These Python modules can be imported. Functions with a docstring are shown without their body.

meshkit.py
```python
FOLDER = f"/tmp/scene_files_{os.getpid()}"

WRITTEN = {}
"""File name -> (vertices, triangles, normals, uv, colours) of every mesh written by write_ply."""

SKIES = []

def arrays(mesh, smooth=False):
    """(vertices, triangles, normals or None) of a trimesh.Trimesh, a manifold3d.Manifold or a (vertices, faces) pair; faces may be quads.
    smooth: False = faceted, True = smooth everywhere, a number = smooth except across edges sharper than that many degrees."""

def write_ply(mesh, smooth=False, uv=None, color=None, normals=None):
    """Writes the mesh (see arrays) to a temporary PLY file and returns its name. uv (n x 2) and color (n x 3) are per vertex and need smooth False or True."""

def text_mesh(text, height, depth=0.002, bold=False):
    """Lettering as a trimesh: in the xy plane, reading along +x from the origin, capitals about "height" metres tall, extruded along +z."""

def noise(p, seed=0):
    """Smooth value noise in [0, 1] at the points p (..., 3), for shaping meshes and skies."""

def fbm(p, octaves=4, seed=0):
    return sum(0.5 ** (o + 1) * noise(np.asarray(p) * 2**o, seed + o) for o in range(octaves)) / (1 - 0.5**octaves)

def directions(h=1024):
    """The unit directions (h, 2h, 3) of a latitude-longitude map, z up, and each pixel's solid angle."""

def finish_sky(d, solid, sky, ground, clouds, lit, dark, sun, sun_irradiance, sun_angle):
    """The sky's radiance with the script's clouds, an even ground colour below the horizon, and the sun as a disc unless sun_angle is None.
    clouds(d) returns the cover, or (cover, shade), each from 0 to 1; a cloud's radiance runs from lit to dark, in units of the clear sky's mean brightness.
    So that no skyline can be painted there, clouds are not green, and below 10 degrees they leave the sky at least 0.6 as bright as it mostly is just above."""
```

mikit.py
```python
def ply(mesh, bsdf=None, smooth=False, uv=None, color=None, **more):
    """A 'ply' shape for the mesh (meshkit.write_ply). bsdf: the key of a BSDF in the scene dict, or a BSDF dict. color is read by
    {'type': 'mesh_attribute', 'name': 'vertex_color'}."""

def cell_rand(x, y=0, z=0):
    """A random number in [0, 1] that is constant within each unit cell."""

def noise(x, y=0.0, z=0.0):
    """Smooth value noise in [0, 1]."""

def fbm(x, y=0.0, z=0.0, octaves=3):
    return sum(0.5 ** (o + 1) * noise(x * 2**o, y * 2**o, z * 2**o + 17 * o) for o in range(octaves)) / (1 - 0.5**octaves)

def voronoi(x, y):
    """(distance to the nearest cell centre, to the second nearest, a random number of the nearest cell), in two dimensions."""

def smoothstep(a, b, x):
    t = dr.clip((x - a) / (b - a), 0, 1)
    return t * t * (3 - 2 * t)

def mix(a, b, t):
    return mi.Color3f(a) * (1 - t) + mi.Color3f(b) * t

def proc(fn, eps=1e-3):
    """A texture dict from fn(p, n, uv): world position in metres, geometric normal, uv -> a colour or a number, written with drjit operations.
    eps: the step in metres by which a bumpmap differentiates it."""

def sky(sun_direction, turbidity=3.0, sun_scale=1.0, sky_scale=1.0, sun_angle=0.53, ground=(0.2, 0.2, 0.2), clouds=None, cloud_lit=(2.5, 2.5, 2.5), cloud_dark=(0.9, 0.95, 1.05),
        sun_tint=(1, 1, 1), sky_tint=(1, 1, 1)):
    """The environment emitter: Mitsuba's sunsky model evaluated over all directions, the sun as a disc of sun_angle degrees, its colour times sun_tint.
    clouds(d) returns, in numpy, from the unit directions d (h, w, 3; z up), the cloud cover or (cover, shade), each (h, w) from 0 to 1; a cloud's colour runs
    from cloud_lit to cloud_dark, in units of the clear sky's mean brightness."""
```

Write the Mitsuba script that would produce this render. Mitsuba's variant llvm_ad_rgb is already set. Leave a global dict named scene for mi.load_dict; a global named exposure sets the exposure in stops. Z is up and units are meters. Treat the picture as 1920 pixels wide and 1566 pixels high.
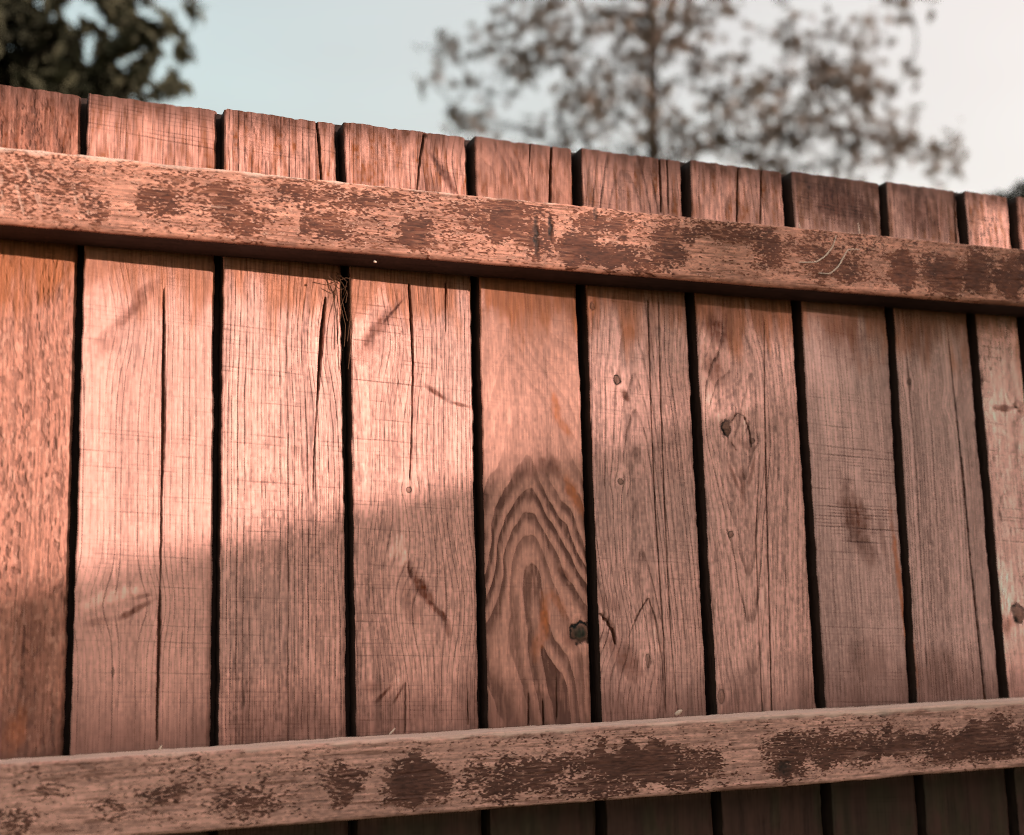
import math
import numpy as np, trimesh, drjit as dr, mitsuba as mi, mikit, meshkit
from mikit import noise, fbm, cell_rand, smoothstep, mix
T = mi.ScalarTransform4f

# ---------------------------------------------------------------- camera, sky, exposure
H, DIST = 1.45, 1.0                              # eye height, distance of the eye from the fence
RIGHT = np.array([0.93266, -0.35979, -0.02648])
DOWN = np.array([0.02958, 0.1494, -0.98833])
FWD = np.array([0.35954, 0.921, 0.14998])
cam = np.eye(4)
cam[:3, 0], cam[:3, 1], cam[:3, 2], cam[:3, 3] = -RIGHT, -DOWN, FWD, (0, -DIST, H)
SUN = (0.70, -0.70, 0.166)
def veil(d):
    """a thin high veil of cloud: brightest around the low sun, thinner and bluer to the left of the view"""
    az = np.arctan2(d[..., 0], d[..., 1])
    n = meshkit.fbm(d * np.array([2.2, 2.2, 5.0]) + 3.0, 4, 5)
    cover = np.clip(0.62 + 0.36 * np.sin(az - 0.30) + 0.5 * (n - 0.5), 0.1, 1.0)
    s = np.asarray(SUN) / np.linalg.norm(SUN)
    shade = np.clip(0.68 - 0.58 * (d @ s) + 0.5 * (n - 0.5), 0, 1)
    return cover, shade
exposure = 4.02
scene = {
    'camera': {'type': 'thinlens', 'to_world': T(cam), 'fov': 2 * math.degrees(math.atan(960 / 2533.8)), 'fov_axis': 'x',
               'focus_distance': 1.06, 'aperture_radius': 0.0050, 'near_clip': 0.05, 'far_clip': 500.0},
    'daylight': mikit.sky(SUN, turbidity=3.0, sun_scale=0.385, sky_scale=1.02, sun_angle=0.53, ground=(0.16, 0.13, 0.1), clouds=veil,
                          cloud_lit=(2.60, 2.24, 2.08), cloud_dark=(0.96, 0.83, 0.81), sun_tint=(0.95, 1.32, 3.5), sky_tint=(0.90, 0.98, 0.785)),
}
labels = {}
rng = np.random.default_rng(11)

def tag(key, label=None, category=None, group=None, kind=None):
    labels[key] = {k: v for k, v in dict(label=label, category=category, group=group, kind=kind).items() if v}

# ---------------------------------------------------------------- wood of the boards
# per board: left edge x at the top, under the top rail, above the bottom rail
EDGES = np.array([[-0.4453, -0.4453, -0.4453], [-0.3453, -0.3453, -0.3453], [-0.2453, -0.2453, -0.2453], [-0.1453, -0.1453, -0.1453], [-0.0453, -0.0453, -0.0453], [0.06, 0.06, 0.0579], [0.16, 0.16, 0.1589], [0.2537, 0.2579, 0.26], [0.3642, 0.3653, 0.3642], [0.46, 0.46, 0.4611], [0.5642, 0.5632, 0.5653], [0.6674, 0.6695, 0.6705], [0.7705, 0.7695, 0.7653], [0.86, 0.8621, 0.8653], [0.9221, 0.9221, 0.9242], [1.0221, 1.0221, 1.0221], [1.1221, 1.1221, 1.1221], [1.2221, 1.2221, 1.2221], [1.3221, 1.3221, 1.3221], [1.4221, 1.4221, 1.4221], [1.5221, 1.5221, 1.5221], [1.6221, 1.6221, 1.6221], [1.7221, 1.7221, 1.7221], [1.8221, 1.8221, 1.8221], [1.9221, 1.9221, 1.9221], [2.0221, 2.0221, 2.0221], [2.1221, 2.1221, 2.1221]])
GAP = np.array([0.006, 0.006, 0.006, 0.006, 0.004200000000000001, 0.0044, 0.0044, 0.004200000000000001, 0.0048, 0.0048, 0.0040999999999999995, 0.0026, 0.004, 0.0038, 0.006, 0.006, 0.006, 0.006, 0.006, 0.006, 0.006, 0.006, 0.006, 0.006, 0.006, 0.006])              # open joint to the right of each board
NB = len(EDGES) - 1
MID = (EDGES[:-1, 1] + EDGES[1:, 1]) / 2
# tone r,g,b | ring spacing m, ring contrast, ring width | saw marks | blotch | roughness of the surface | warm stain | flat-sawn centre x, z, k
TAB = np.array([[0.42, 0.1717, 0.11693, 0.006, 0.25, 0.3, 0.05, 0.5, 0.85, 0.8, -9.0, 0.0, 0.0], [0.63, 0.3066, 0.2436, 0.004, 0.65, 0.22, 0.65, 0.35, 0.0, 0.25, -9.0, 0.0, 0.0], [0.6111, 0.31273, 0.25578, 0.0046, 0.75, 0.24, 0.2, 0.35, 0.0, 0.4, -9.0, 0.0, 0.0], [0.97608, 0.5138, 0.43133, 0.004, 0.6, 0.3, 0.8, 0.4, 0.3, 0.15, -9.0, 0.0, 0.0], [0.42, 0.1717, 0.11693, 0.006, 0.25, 0.3, 0.05, 0.5, 0.85, 0.8, -9.0, 0.0, 0.0], [0.642, 0.31244, 0.24824, 0.0043, 0.65, 0.2, 0.62, 0.3, 0.0, 0.25, -9.0, 0.0, 0.0], [0.636, 0.30952, 0.24592, 0.004, 0.85, 0.2, 0.58, 0.25, 0.0, 0.25, -9.0, 0.0, 0.0], [0.63, 0.3066, 0.2436, 0.004, 0.65, 0.22, 0.65, 0.35, 0.0, 0.25, -9.0, 0.0, 0.0], [0.516, 0.23856, 0.17757, 0.0115, 1.25, 0.52, 0.25, 0.5, 0.12, 0.6, 0.42431, 1.448, 0.42], [0.59364, 0.3038, 0.24847, 0.0042, 0.75, 0.24, 0.35, 0.35, 0.0, 0.3, 0.50217, 1.39485, 0.1], [0.6111, 0.31273, 0.25578, 0.0046, 0.75, 0.24, 0.2, 0.35, 0.0, 0.4, 0.60275, 1.61131, 0.11], [0.513, 0.29127, 0.24905, 0.0036, 0.45, 0.3, 1.25, 0.5, 0.0, 0.15, -9.0, 0.0, 0.0], [0.567, 0.32193, 0.27527, 0.0034, 0.8, 0.32, 0.15, 0.4, 0.1, 0.1, -9.0, 0.0, 0.0], [0.97608, 0.5138, 0.43133, 0.004, 0.6, 0.3, 0.8, 0.4, 0.3, 0.15, -9.0, 0.0, 0.0], [0.636, 0.30952, 0.24592, 0.004, 0.85, 0.2, 0.58, 0.25, 0.0, 0.25, -9.0, 0.0, 0.0], [0.59364, 0.3038, 0.24847, 0.0042, 0.75, 0.24, 0.35, 0.35, 0.0, 0.3, -9.0, 0.0, 0.0], [0.567, 0.32193, 0.27527, 0.0034, 0.8, 0.32, 0.15, 0.4, 0.1, 0.1, -9.0, 0.0, 0.0], [0.642, 0.31244, 0.24824, 0.0043, 0.65, 0.2, 0.62, 0.3, 0.0, 0.25, -9.0, 0.0, 0.0], [0.516, 0.23856, 0.17757, 0.0115, 1.25, 0.52, 0.25, 0.5, 0.12, 0.6, -9.0, 0.0, 0.0], [0.513, 0.29127, 0.24905, 0.0036, 0.45, 0.3, 1.25, 0.5, 0.0, 0.15, -9.0, 0.0, 0.0], [0.42, 0.1717, 0.11693, 0.006, 0.25, 0.3, 0.05, 0.5, 0.85, 0.8, -9.0, 0.0, 0.0], [0.63, 0.3066, 0.2436, 0.004, 0.65, 0.22, 0.65, 0.35, 0.0, 0.25, -9.0, 0.0, 0.0], [0.6111, 0.31273, 0.25578, 0.0046, 0.75, 0.24, 0.2, 0.35, 0.0, 0.4, -9.0, 0.0, 0.0], [0.97608, 0.5138, 0.43133, 0.004, 0.6, 0.3, 0.8, 0.4, 0.3, 0.15, -9.0, 0.0, 0.0], [0.636, 0.30952, 0.24592, 0.004, 0.85, 0.2, 0.58, 0.25, 0.0, 0.25, -9.0, 0.0, 0.0], [0.59364, 0.3038, 0.24847, 0.0042, 0.75, 0.24, 0.35, 0.35, 0.0, 0.3, -9.0, 0.0, 0.0]])
TAB = TAB[:NB] if len(TAB) >= NB else TAB[np.arange(NB) % len(TAB)]
COLS = [mi.Float(np.ascontiguousarray(TAB[:, k])) for k in range(TAB.shape[1])]
EDGE_T, EDGE_U, EDGE_L = (mi.Float(np.ascontiguousarray(EDGES[:, k])) for k in range(3))
KNOTS = [[0.48565, 1.6476, 0.00295, 0.00407, 0.9], [0.48545, 1.56239, 0.00243, 0.00221, 0.7], [0.58745, 1.60951, 0.0047, 0.00647, 1.0], [0.61311, 1.59953, 0.00265, 0.00232, 0.7], [0.58636, 1.51883, 0.00258, 0.0027, 0.7], [0.44677, 1.44112, 0.00932, 0.00842, 1.0], [0.30375, 1.55388, 0.00215, 0.00207, 0.7], [0.56904, 1.38558, 0.00301, 0.00603, 0.5], [0.88457, 1.44614, 0.00795, 0.00821, 0.9], [0.5046, 1.41601, 0.00241, 0.00511, 0.5], [0.88805, 1.63686, 0.01254, 0.00305, 0.4], [0.78025, 1.65749, 0.00236, 0.00248, 0.7], [0.46463, 1.70866, 0.00245, 0.00365, 0.6], [0.08508, 1.42322, 0.0009, 0.00331, 0.7], [0.06886, 1.6748, 0.00814, 0.00948, 0.02], [0.27184, 1.66935, 0.01027, 0.01102, 0.02], [0.29188, 1.50175, 0.00762, 0.00975, 0.02], [0.32242, 1.46475, 0.00946, 0.01056, 0.02], [0.60241, 1.60575, 0.01053, 0.01854, 0.02], [0.4343, 1.45617, 0.00927, 0.01684, 0.02], [0.58103, 1.66169, 0.00942, 0.00935, 0.02], [0.35897, 1.82529, 0.00835, 0.00912, 0.02], [0.09083, 1.46943, 0.00729, 0.00599, 0.02], [0.48179, 1.42104, 0.00856, 0.011, 0.02]]          # x, z, half width, half height, darkness
SMEARS = [[0.0912, 1.6809, 0.0342, 0.0058, 0.8315, 0, 0.65], [0.0784, 1.6595, 0.0174, 0.0084, 0.9874, 0, 0.39], [0.1015, 1.6987, 0.0195, 0.0047, 0.726, 0, 0.52], [0.0853, 1.4759, 0.0292, 0.0066, 0.3229, 1, 1.0], [0.1004, 1.4662, 0.0203, 0.0033, 0.498, 0, 0.8450000000000001], [0.1054, 1.4755, 0.0089, 0.0022, 0.2139, 0, 0.52], [0.0765, 1.4586, 0.018, 0.0037, 0.1797, 0, 0.39], [0.2827, 1.684, 0.0343, 0.0073, 0.9022, 0, 0.78], [0.2929, 1.6948, 0.019, 0.0017, 0.8663, 0, 1.0], [0.2718, 1.6651, 0.017, 0.0094, 1.0429, 0, 0.39], [0.3394, 1.8107, 0.0217, 0.005, -1.0068, 0, 1.0], [0.3305, 1.8224, 0.0136, 0.0032, -1.044, 0, 0.65], [0.322, 1.8013, 0.0112, 0.0054, -1.395, 0, 0.52], [0.3299, 1.6302, 0.0158, 0.003, -0.5428, 0, 0.9750000000000001], [0.348, 1.6227, 0.0134, 0.0022, -0.201, 0, 0.9099999999999999], [0.292, 1.5087, 0.014, 0.0062, 1.0297, 1, 1.0], [0.2986, 1.4988, 0.0106, 0.0042, 1.3886, 1, 1.0], [0.3028, 1.4956, 0.0065, 0.0015, 1.3883, 0, 1.0], [0.3044, 1.4894, 0.0049, 0.0021, -1.388, 0, 1.0], [0.3128, 1.4792, 0.019, 0.0063, -0.9888, 0, 1.0], [0.3279, 1.4585, 0.0151, 0.0034, -0.7554, 0, 1.0], [0.3211, 1.4636, 0.0083, 0.0017, -0.8798, 1, 1.0], [0.3337, 1.447, 0.0106, 0.0046, -1.2926, 0, 0.65], [0.3032, 1.4672, 0.0243, 0.0091, -1.2962, 0, 0.36400000000000005], [0.2876, 1.403, 0.0129, 0.0041, 0.8809, 1, 1.0], [0.2805, 1.3986, 0.0113, 0.0024, 0.759, 0, 1.0], [0.2938, 1.3996, 0.0112, 0.0016, 0.9863, 0, 0.78], [0.2731, 1.4044, 0.0123, 0.0064, 0.1663, 0, 0.39], [0.4307, 1.622, 0.0185, 0.0055, -1.4211, 2, 0.7150000000000001], [0.4378, 1.6068, 0.0117, 0.0046, -0.9243, 2, 0.5850000000000001], [0.4443, 1.5523, 0.0256, 0.0073, -1.1194, 2, 0.7150000000000001], [0.4148, 1.4524, 0.0259, 0.0061, 1.4944, 2, 0.78], [0.4272, 1.4647, 0.0155, 0.0053, -1.0062, 2, 0.45499999999999996], [0.4078, 1.4318, 0.0166, 0.0061, 1.38, 2, 0.39], [0.4263, 1.5738, 0.0133, 0.009, -1.0137, 0, 0.5850000000000001], [0.4076, 1.5713, 0.0252, 0.0089, 0.3271, 0, 0.45499999999999996], [0.4157, 1.3956, 0.0206, 0.0061, -0.3507, 1, 0.52], [0.3889, 1.4822, 0.0293, 0.007, 1.4766, 1, 0.39], [0.4326, 1.4879, 0.0117, 0.0044, -0.6538, 0, 0.65], [0.4377, 1.4351, 0.0084, 0.0097, 1.3782, 0, 0.45499999999999996], [0.4463, 1.4399, 0.0079, 0.008, 0.0, 3, 1.0], [0.4934, 1.6344, 0.0083, 0.0043, -1.0443, 0, 0.9099999999999999], [0.4871, 1.6576, 0.01, 0.0047, 1.3814, 1, 0.45499999999999996], [0.4863, 1.5703, 0.0098, 0.0042, 1.2839, 1, 0.45499999999999996], [0.4827, 1.4189, 0.0289, 0.0135, -0.9581, 0, 0.65], [0.4693, 1.4639, 0.0185, 0.0081, -0.4787, 0, 0.39], [0.5075, 1.4373, 0.0215, 0.0091, -1.374, 1, 0.39], [0.5795, 1.6616, 0.0227, 0.0129, -1.222, 0, 0.65], [0.5829, 1.6946, 0.022, 0.017, -1.1853, 0, 0.78], [0.6011, 1.5584, 0.022, 0.0044, 1.5309, 0, 0.65], [0.5919, 1.5697, 0.0186, 0.0024, -1.1779, 0, 0.65], [0.6109, 1.5722, 0.0205, 0.0025, 1.2535, 0, 0.65], [0.6072, 1.6161, 0.0159, 0.005, 1.3338, 1, 0.65], [0.5763, 1.6244, 0.0188, 0.0069, -1.1824, 1, 0.45499999999999996], [0.607, 1.5952, 0.0154, 0.005, -0.4688, 0, 0.39], [0.5689, 1.4007, 0.0175, 0.0065, 1.2695, 1, 0.39], [0.7136, 1.536, 0.0382, 0.0185, -1.2424, 0, 0.8450000000000001], [0.7219, 1.5055, 0.0246, 0.0134, -0.9662, 0, 0.52], [0.7165, 1.692, 0.0296, 0.0372, 1.3687, 0, 0.45499999999999996], [0.6952, 1.633, 0.0433, 0.0177, 1.4692, 1, 0.325], [0.7589, 1.4676, 0.0937, 0.0041, -1.4859, 2, 0.7150000000000001], [0.7424, 1.5148, 0.0378, 0.0042, -1.4451, 0, 0.39], [0.717, 1.4086, 0.0331, 0.0251, 0.0, 0, 0.39], [0.7894, 1.3968, 0.0402, 0.0311, 0.0, 0, 0.45499999999999996], [0.7984, 1.6961, 0.024, 0.0276, 0.0, 0, 0.39], [0.8874, 1.6368, 0.015, 0.004, 0.1421, 0, 0.78], [0.8702, 1.4368, 0.0157, 0.0109, 0.0, 0, 0.5850000000000001], [0.868, 1.4755, 0.0243, 0.0153, 1.4614, 1, 0.45499999999999996], [0.0221, 1.3863, 0.0213, 0.0091, 1.4029, 2, 0.39], [0.0257, 1.653, 0.0463, 0.0074, 1.5385, 0, 0.26], [0.0309, 1.447, 0.0545, 0.0121, 1.5041, 0, 0.325], [0.7177, 1.8224, 0.0551, 0.03, -0.1072, 0, 1.0], [0.8125, 1.8221, 0.0459, 0.0312, -0.1042, 0, 0.78], [0.6038, 1.8282, 0.0198, 0.0052, -1.284, 1, 0.45499999999999996], [0.3964, 1.8245, 0.0219, 0.0141, 0.0, 0, 0.39], [0.0215, 1.8191, 0.0292, 0.0154, 0.0, 0, 0.325]]        # x, z, half length, half width, angle, kind (0 dark, 1 pale, 2 orange, 3 green black), strength
CRACKS = [[[0.11642, 1.70174, 0.00038], [0.11714, 1.67352, 0.00096], [0.11718, 1.63752, 0.00114], [0.11756, 1.60586, 0.00152], [0.11727, 1.56669, 0.00094], [0.11675, 1.54727, 0.00056], [0.11707, 1.5203, 0.00075], [0.11679, 1.48215, 0.00037], [0.1167, 1.45947, 0.0013], [0.11637, 1.42577, 0.00111], [0.11596, 1.39981, 0.00092], [0.11592, 1.37405, 0.00055]], [[0.23908, 1.70346, 0.00063], [0.23641, 1.67592, 0.00167], [0.23416, 1.6466, 0.00125], [0.23194, 1.61756, 0.00041], [0.22928, 1.57659, 0.00041], [0.22833, 1.54825, 0.0002]], [[0.23309, 1.84656, 0.00085], [0.23509, 1.82135, 0.00085], [0.23664, 1.79322, 0.00064]], [[0.30634, 1.71858, 0.00066], [0.30769, 1.69268, 0.00088], [0.30882, 1.65411, 0.00066], [0.30726, 1.61162, 0.00043], [0.30473, 1.56135, 0.00043]], [[0.33801, 1.72158, 0.00068], [0.3371, 1.69876, 0.00045], [0.33674, 1.68133, 0.00022]], [[0.32138, 1.84397, 0.00091], [0.3179, 1.82558, 0.00068], [0.31422, 1.79393, 0.00045]], [[0.29892, 1.40727, 0.00042], [0.29793, 1.36988, 0.00042]], [[0.4342, 1.85075, 0.00073], [0.43215, 1.81881, 0.00097], [0.43081, 1.79323, 0.00097]], [[0.41435, 1.85047, 0.00048], [0.41264, 1.82615, 0.00024]], [[0.39895, 1.39505, 0.00045], [0.3982, 1.37063, 0.00067]], [[0.41092, 1.38838, 0.00045], [0.41122, 1.36996, 0.00068]], [[0.42356, 1.4126, 0.00023], [0.42274, 1.37552, 0.00045]], [[0.61422, 1.84891, 0.00055], [0.60937, 1.79453, 0.00081]], [[0.63264, 1.70684, 0.00027], [0.62902, 1.6496, 0.00043], [0.6253, 1.56553, 0.00058], [0.62213, 1.47442, 0.00047], [0.61807, 1.3703, 0.00052]], [[0.62038, 1.58856, 0.00021], [0.61188, 1.5197, 0.00047], [0.60978, 1.45226, 0.00026], [0.60881, 1.37074, 0.00036]], [[0.59245, 1.61473, 0.00052], [0.59925, 1.62327, 0.00066], [0.60647, 1.62071, 0.00066], [0.61103, 1.60875, 0.00066], [0.61171, 1.59394, 0.00053]], [[0.5973, 1.5904, 0.00052], [0.59143, 1.59717, 0.00052]], [[0.52889, 1.71954, 0.00036], [0.52697, 1.62738, 0.0005], [0.52631, 1.54196, 0.00045], [0.52684, 1.43246, 0.00029], [0.53018, 1.37237, 0.00024]], [[0.51871, 1.7189, 0.00051], [0.51708, 1.60896, 0.00037], [0.51717, 1.53747, 0.00049], [0.51998, 1.43266, 0.00039], [0.51901, 1.37291, 0.00024]], [[0.83048, 1.69778, 0.00031], [0.83338, 1.63757, 0.00061], [0.83593, 1.56828, 0.00091], [0.8369, 1.49038, 0.0009], [0.84037, 1.40908, 0.00119], [0.84119, 1.36901, 0.00118]], [[0.8519, 1.84922, 0.00063], [0.84985, 1.79401, 0.00094]], [[0.53611, 1.84822, 0.00078], [0.53574, 1.79782, 0.00078]], [[0.5439, 1.84807, 0.00052], [0.54293, 1.79702, 0.00052]], [[0.63887, 1.84893, 0.00056], [0.6344, 1.79518, 0.00055]], [[0.46141, 1.45556, 0.00142], [0.4678, 1.44989, 0.00166], [0.47315, 1.44168, 0.00166], [0.47506, 1.43058, 0.00119]], [[0.48721, 1.43575, 0.00036], [0.49768, 1.45476, 0.0006], [0.50696, 1.46665, 0.00061]], [[0.50745, 1.46664, 0.00049], [0.513, 1.4501, 0.00037], [0.51768, 1.41556, 0.00029], [0.51824, 1.37719, 0.00024]], [[0.90048, 1.64184, 0.00126], [0.90923, 1.635, 0.0019]], [[0.3492, 1.40121, 0.00022], [0.34942, 1.37312, 0.00043]]]        # polylines of (x, z, half width)

def board_wood(u, v):
    """(colour, height in mm) of board wood at u = metres along the fence, v = height; v + 10 on sawn sides and backs"""
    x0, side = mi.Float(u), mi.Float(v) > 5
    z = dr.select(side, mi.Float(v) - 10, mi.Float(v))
    count = mi.Int32(-1)
    for k in range(NB + 1):
        count += dr.select(x0 > float(EDGES[k].mean()) - 0.003, mi.Int32(1), mi.Int32(0))
    idx = mi.UInt32(dr.clip(count, 0, NB - 1))
    g = [dr.gather(mi.Float, c, idx) for c in COLS]
    tone, (sp, ring_c, ring_w, saw, blotch, rough, warm, cx, cz, ck) = mi.Color3f(g[0], g[1], g[2]), g[3:]
    seed = mi.Float(idx) * 7.31 + 3.0
    # grain: wander, knots push it aside
    wob = fbm(z * 5.0, seed, x0 * 6.0, octaves=2) - 0.5
    x = x0 + 0.010 * wob + 0.0007 * (noise(z * 75, seed + 40, x0 * 90) - 0.5)
    knot_in, knot_rim, knot_far, knot_halo, knot_ring = mi.Float(0), mi.Float(0), mi.Float(0), mi.Float(0), mi.Float(0)
    kn1 = fbm(x0 * 260, z * 260, 2.0, octaves=3) - 0.5
    for kx, kz, rx, rz, dk in KNOTS:
        dx, dz = (x0 - kx) / rx, (z - kz) / rz
        d2 = dx * dx + dz * dz
        a = dr.exp(-d2 / 14.0)
        x -= (x0 - kx) * 0.65 * a
        r = dr.sqrt(d2) + 0.75 * kn1
        if dk < 0.1:                                     # only turns the grain aside
            continue
        knot_in = dr.maximum(knot_in, dk * (1 - smoothstep(0.75, 1.0, r)))
        knot_ring = dr.maximum(knot_ring, dr.select(r < 1.0, 0.5 + 0.5 * dr.sin(r * 11.0), 0))
        knot_rim = dr.maximum(knot_rim, dk * smoothstep(0.66, 0.9, r) * (1 - smoothstep(0.98, 1.22, r)) * (0.55 + 0.9 * noise(x0 * 200, z * 200, 9.0)))
        knot_halo = dr.maximum(knot_halo, dk * smoothstep(1.0, 1.4, r) * (1 - smoothstep(1.6, 3.2, r)))
        knot_far = dr.maximum(knot_far, dk * dr.exp(-d2 / 5.0))
    dxc = x - cx + 0.15 * (z - cz) * dr.select(ck > 0.2, 1.0, 0.0)
    dz0 = z - cz
    dxs = dr.select(dxc < 0, 0.70 * dxc, 1.12 * dxc)
    nest = dr.sqrt(dr.square(dxs) + 0.0035 ** 2) + ck * 0.5 * (dz0 + dr.sqrt(dz0 * dz0 + 0.03 ** 2)) + 0.034 * (noise(x0 * 33, z * 16, seed) - 0.5) + 0.005 * (noise(x0 * 160, z * 70, seed) - 0.5)
    t = dr.select(ck > 0.2, nest, dr.select(ck > 0, dr.sqrt(dr.square(dxc) + dr.square(ck * dz0) + 1e-7), dxc + 1.0))
    fade = dr.select(ck > 0.2, 1 - 0.78 * smoothstep(0.075, 0.15, dz0 + 0.04 * (noise(x0 * 60, z * 60, seed) - 0.5)), 1.0)
    ph = t / sp + 1.1 * noise(t / sp * 0.45, seed) + 0.16 * (noise(x0 * 420, z * 28, seed) - 0.5)
    f, ring_id = ph - dr.floor(ph), dr.floor(ph)
    late = smoothstep(1 - ring_w * 1.5, 1 - ring_w * 0.45, f) * (1 - smoothstep(0.93, 1.0, f))
    dash = 0.45 + 0.55 * smoothstep(0.22, 0.55, noise(x0 * 600, z * 110, seed))
    strength = 0.35 + 0.65 * cell_rand(ring_id, seed, 5)
    ring = late * dash * strength * ring_c * fade
    # saw marks across the board, in patches
    sy = (z + 0.05 * (x0 - 0.3)) / 0.0031 + 0.9 * noise(z * 90, seed) + 0.25 * noise(x0 * 60, z * 40)
    sf = sy - dr.floor(sy)
    sline = smoothstep(0.5, 0.72, sf) * (1 - smoothstep(0.8, 1.0, sf)) * dr.square(cell_rand(dr.floor(sy), seed, 2))
    sline *= smoothstep(0.2, 0.75, noise(x0 * 75, z * 260, seed)) * (0.35 + 0.65 * smoothstep(0.3, 0.7, noise(x0 * 14, z * 9, seed + 3)))
    saws = sline * saw
    # fibre, pits, streaks, blotches
    fib = noise(x0 * 1100, z * 75, seed)
    fib2 = noise(x0 * 520, z * 330, seed + 9)
    pit = smoothstep(0.70, 0.86, noise(x0 * 640, z * 190, seed + 1)) * smoothstep(0.45, 0.75, noise(x0 * 40, z * 22, seed + 2))
    streak = noise(x * 170, z * 3.0, seed + 4) - 0.5
    broad = fbm(x0 * 16, z * 7, seed + 6, octaves=3) - 0.5
    furrow = smoothstep(0.50, 0.68, fbm(x * 560, (z + 0.30 * x0) * 190, seed + 8, octaves=3)) * (0.4 + 0.6 * smoothstep(0.3, 0.65, noise(x * 110, z * 14, seed + 2))) * rough
    fleck = smoothstep(0.56, 0.74, fbm(x * 620, (z - 0.3 * x0) * 210, seed + 18, octaves=2)) * rough
    rough_pit = 0.35 + 0.65 * smoothstep(0.0, 0.2, rough)
    c = tone * (1 + 0.50 * streak + blotch * 1.4 * broad + 0.70 * (fib - 0.5) + 0.50 * (fib2 - 0.5))
    grey = smoothstep(0.48, 0.72, fbm(x0 * 11 + 7, z * 13, seed + 11, octaves=2))
    c = mix(c, mi.Color3f(0.40, 0.27, 0.235) * (0.9 + 0.5 * streak), grey * 0.28 * (1 - warm))
    dark = mi.Color3f(0.085, 0.030, 0.020)
    c = mix(c, dark, dr.clip(ring * 1.12 + saws * 0.92 + pit * 0.5 * rough_pit + furrow * 0.62, 0, 0.92))
    c = mix(c, mi.Color3f(0.66, 0.33, 0.24), fleck * 0.45)
    # old brown stain that the rail sheltered, dirt above the lower rail, weathered upper ends, algae with rail shade painted in below the lower rail
    n3 = fbm(x0 * 60, z * 24, seed + 5, octaves=3)
    n4 = 0.6 * fbm(x * 260, z * 18, seed + 12, octaves=2) + 0.4 * fbm(x * 90, z * 40, seed + 13, octaves=3)
    stain = smoothstep(0.0, 1.0, (z - 1.676 + 0.055 * (n4 - 0.5) + 0.10 * (n3 - 0.5)) / 0.040) * (1 - smoothstep(1.765, 1.80, z + 0.02 * n3))
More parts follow.
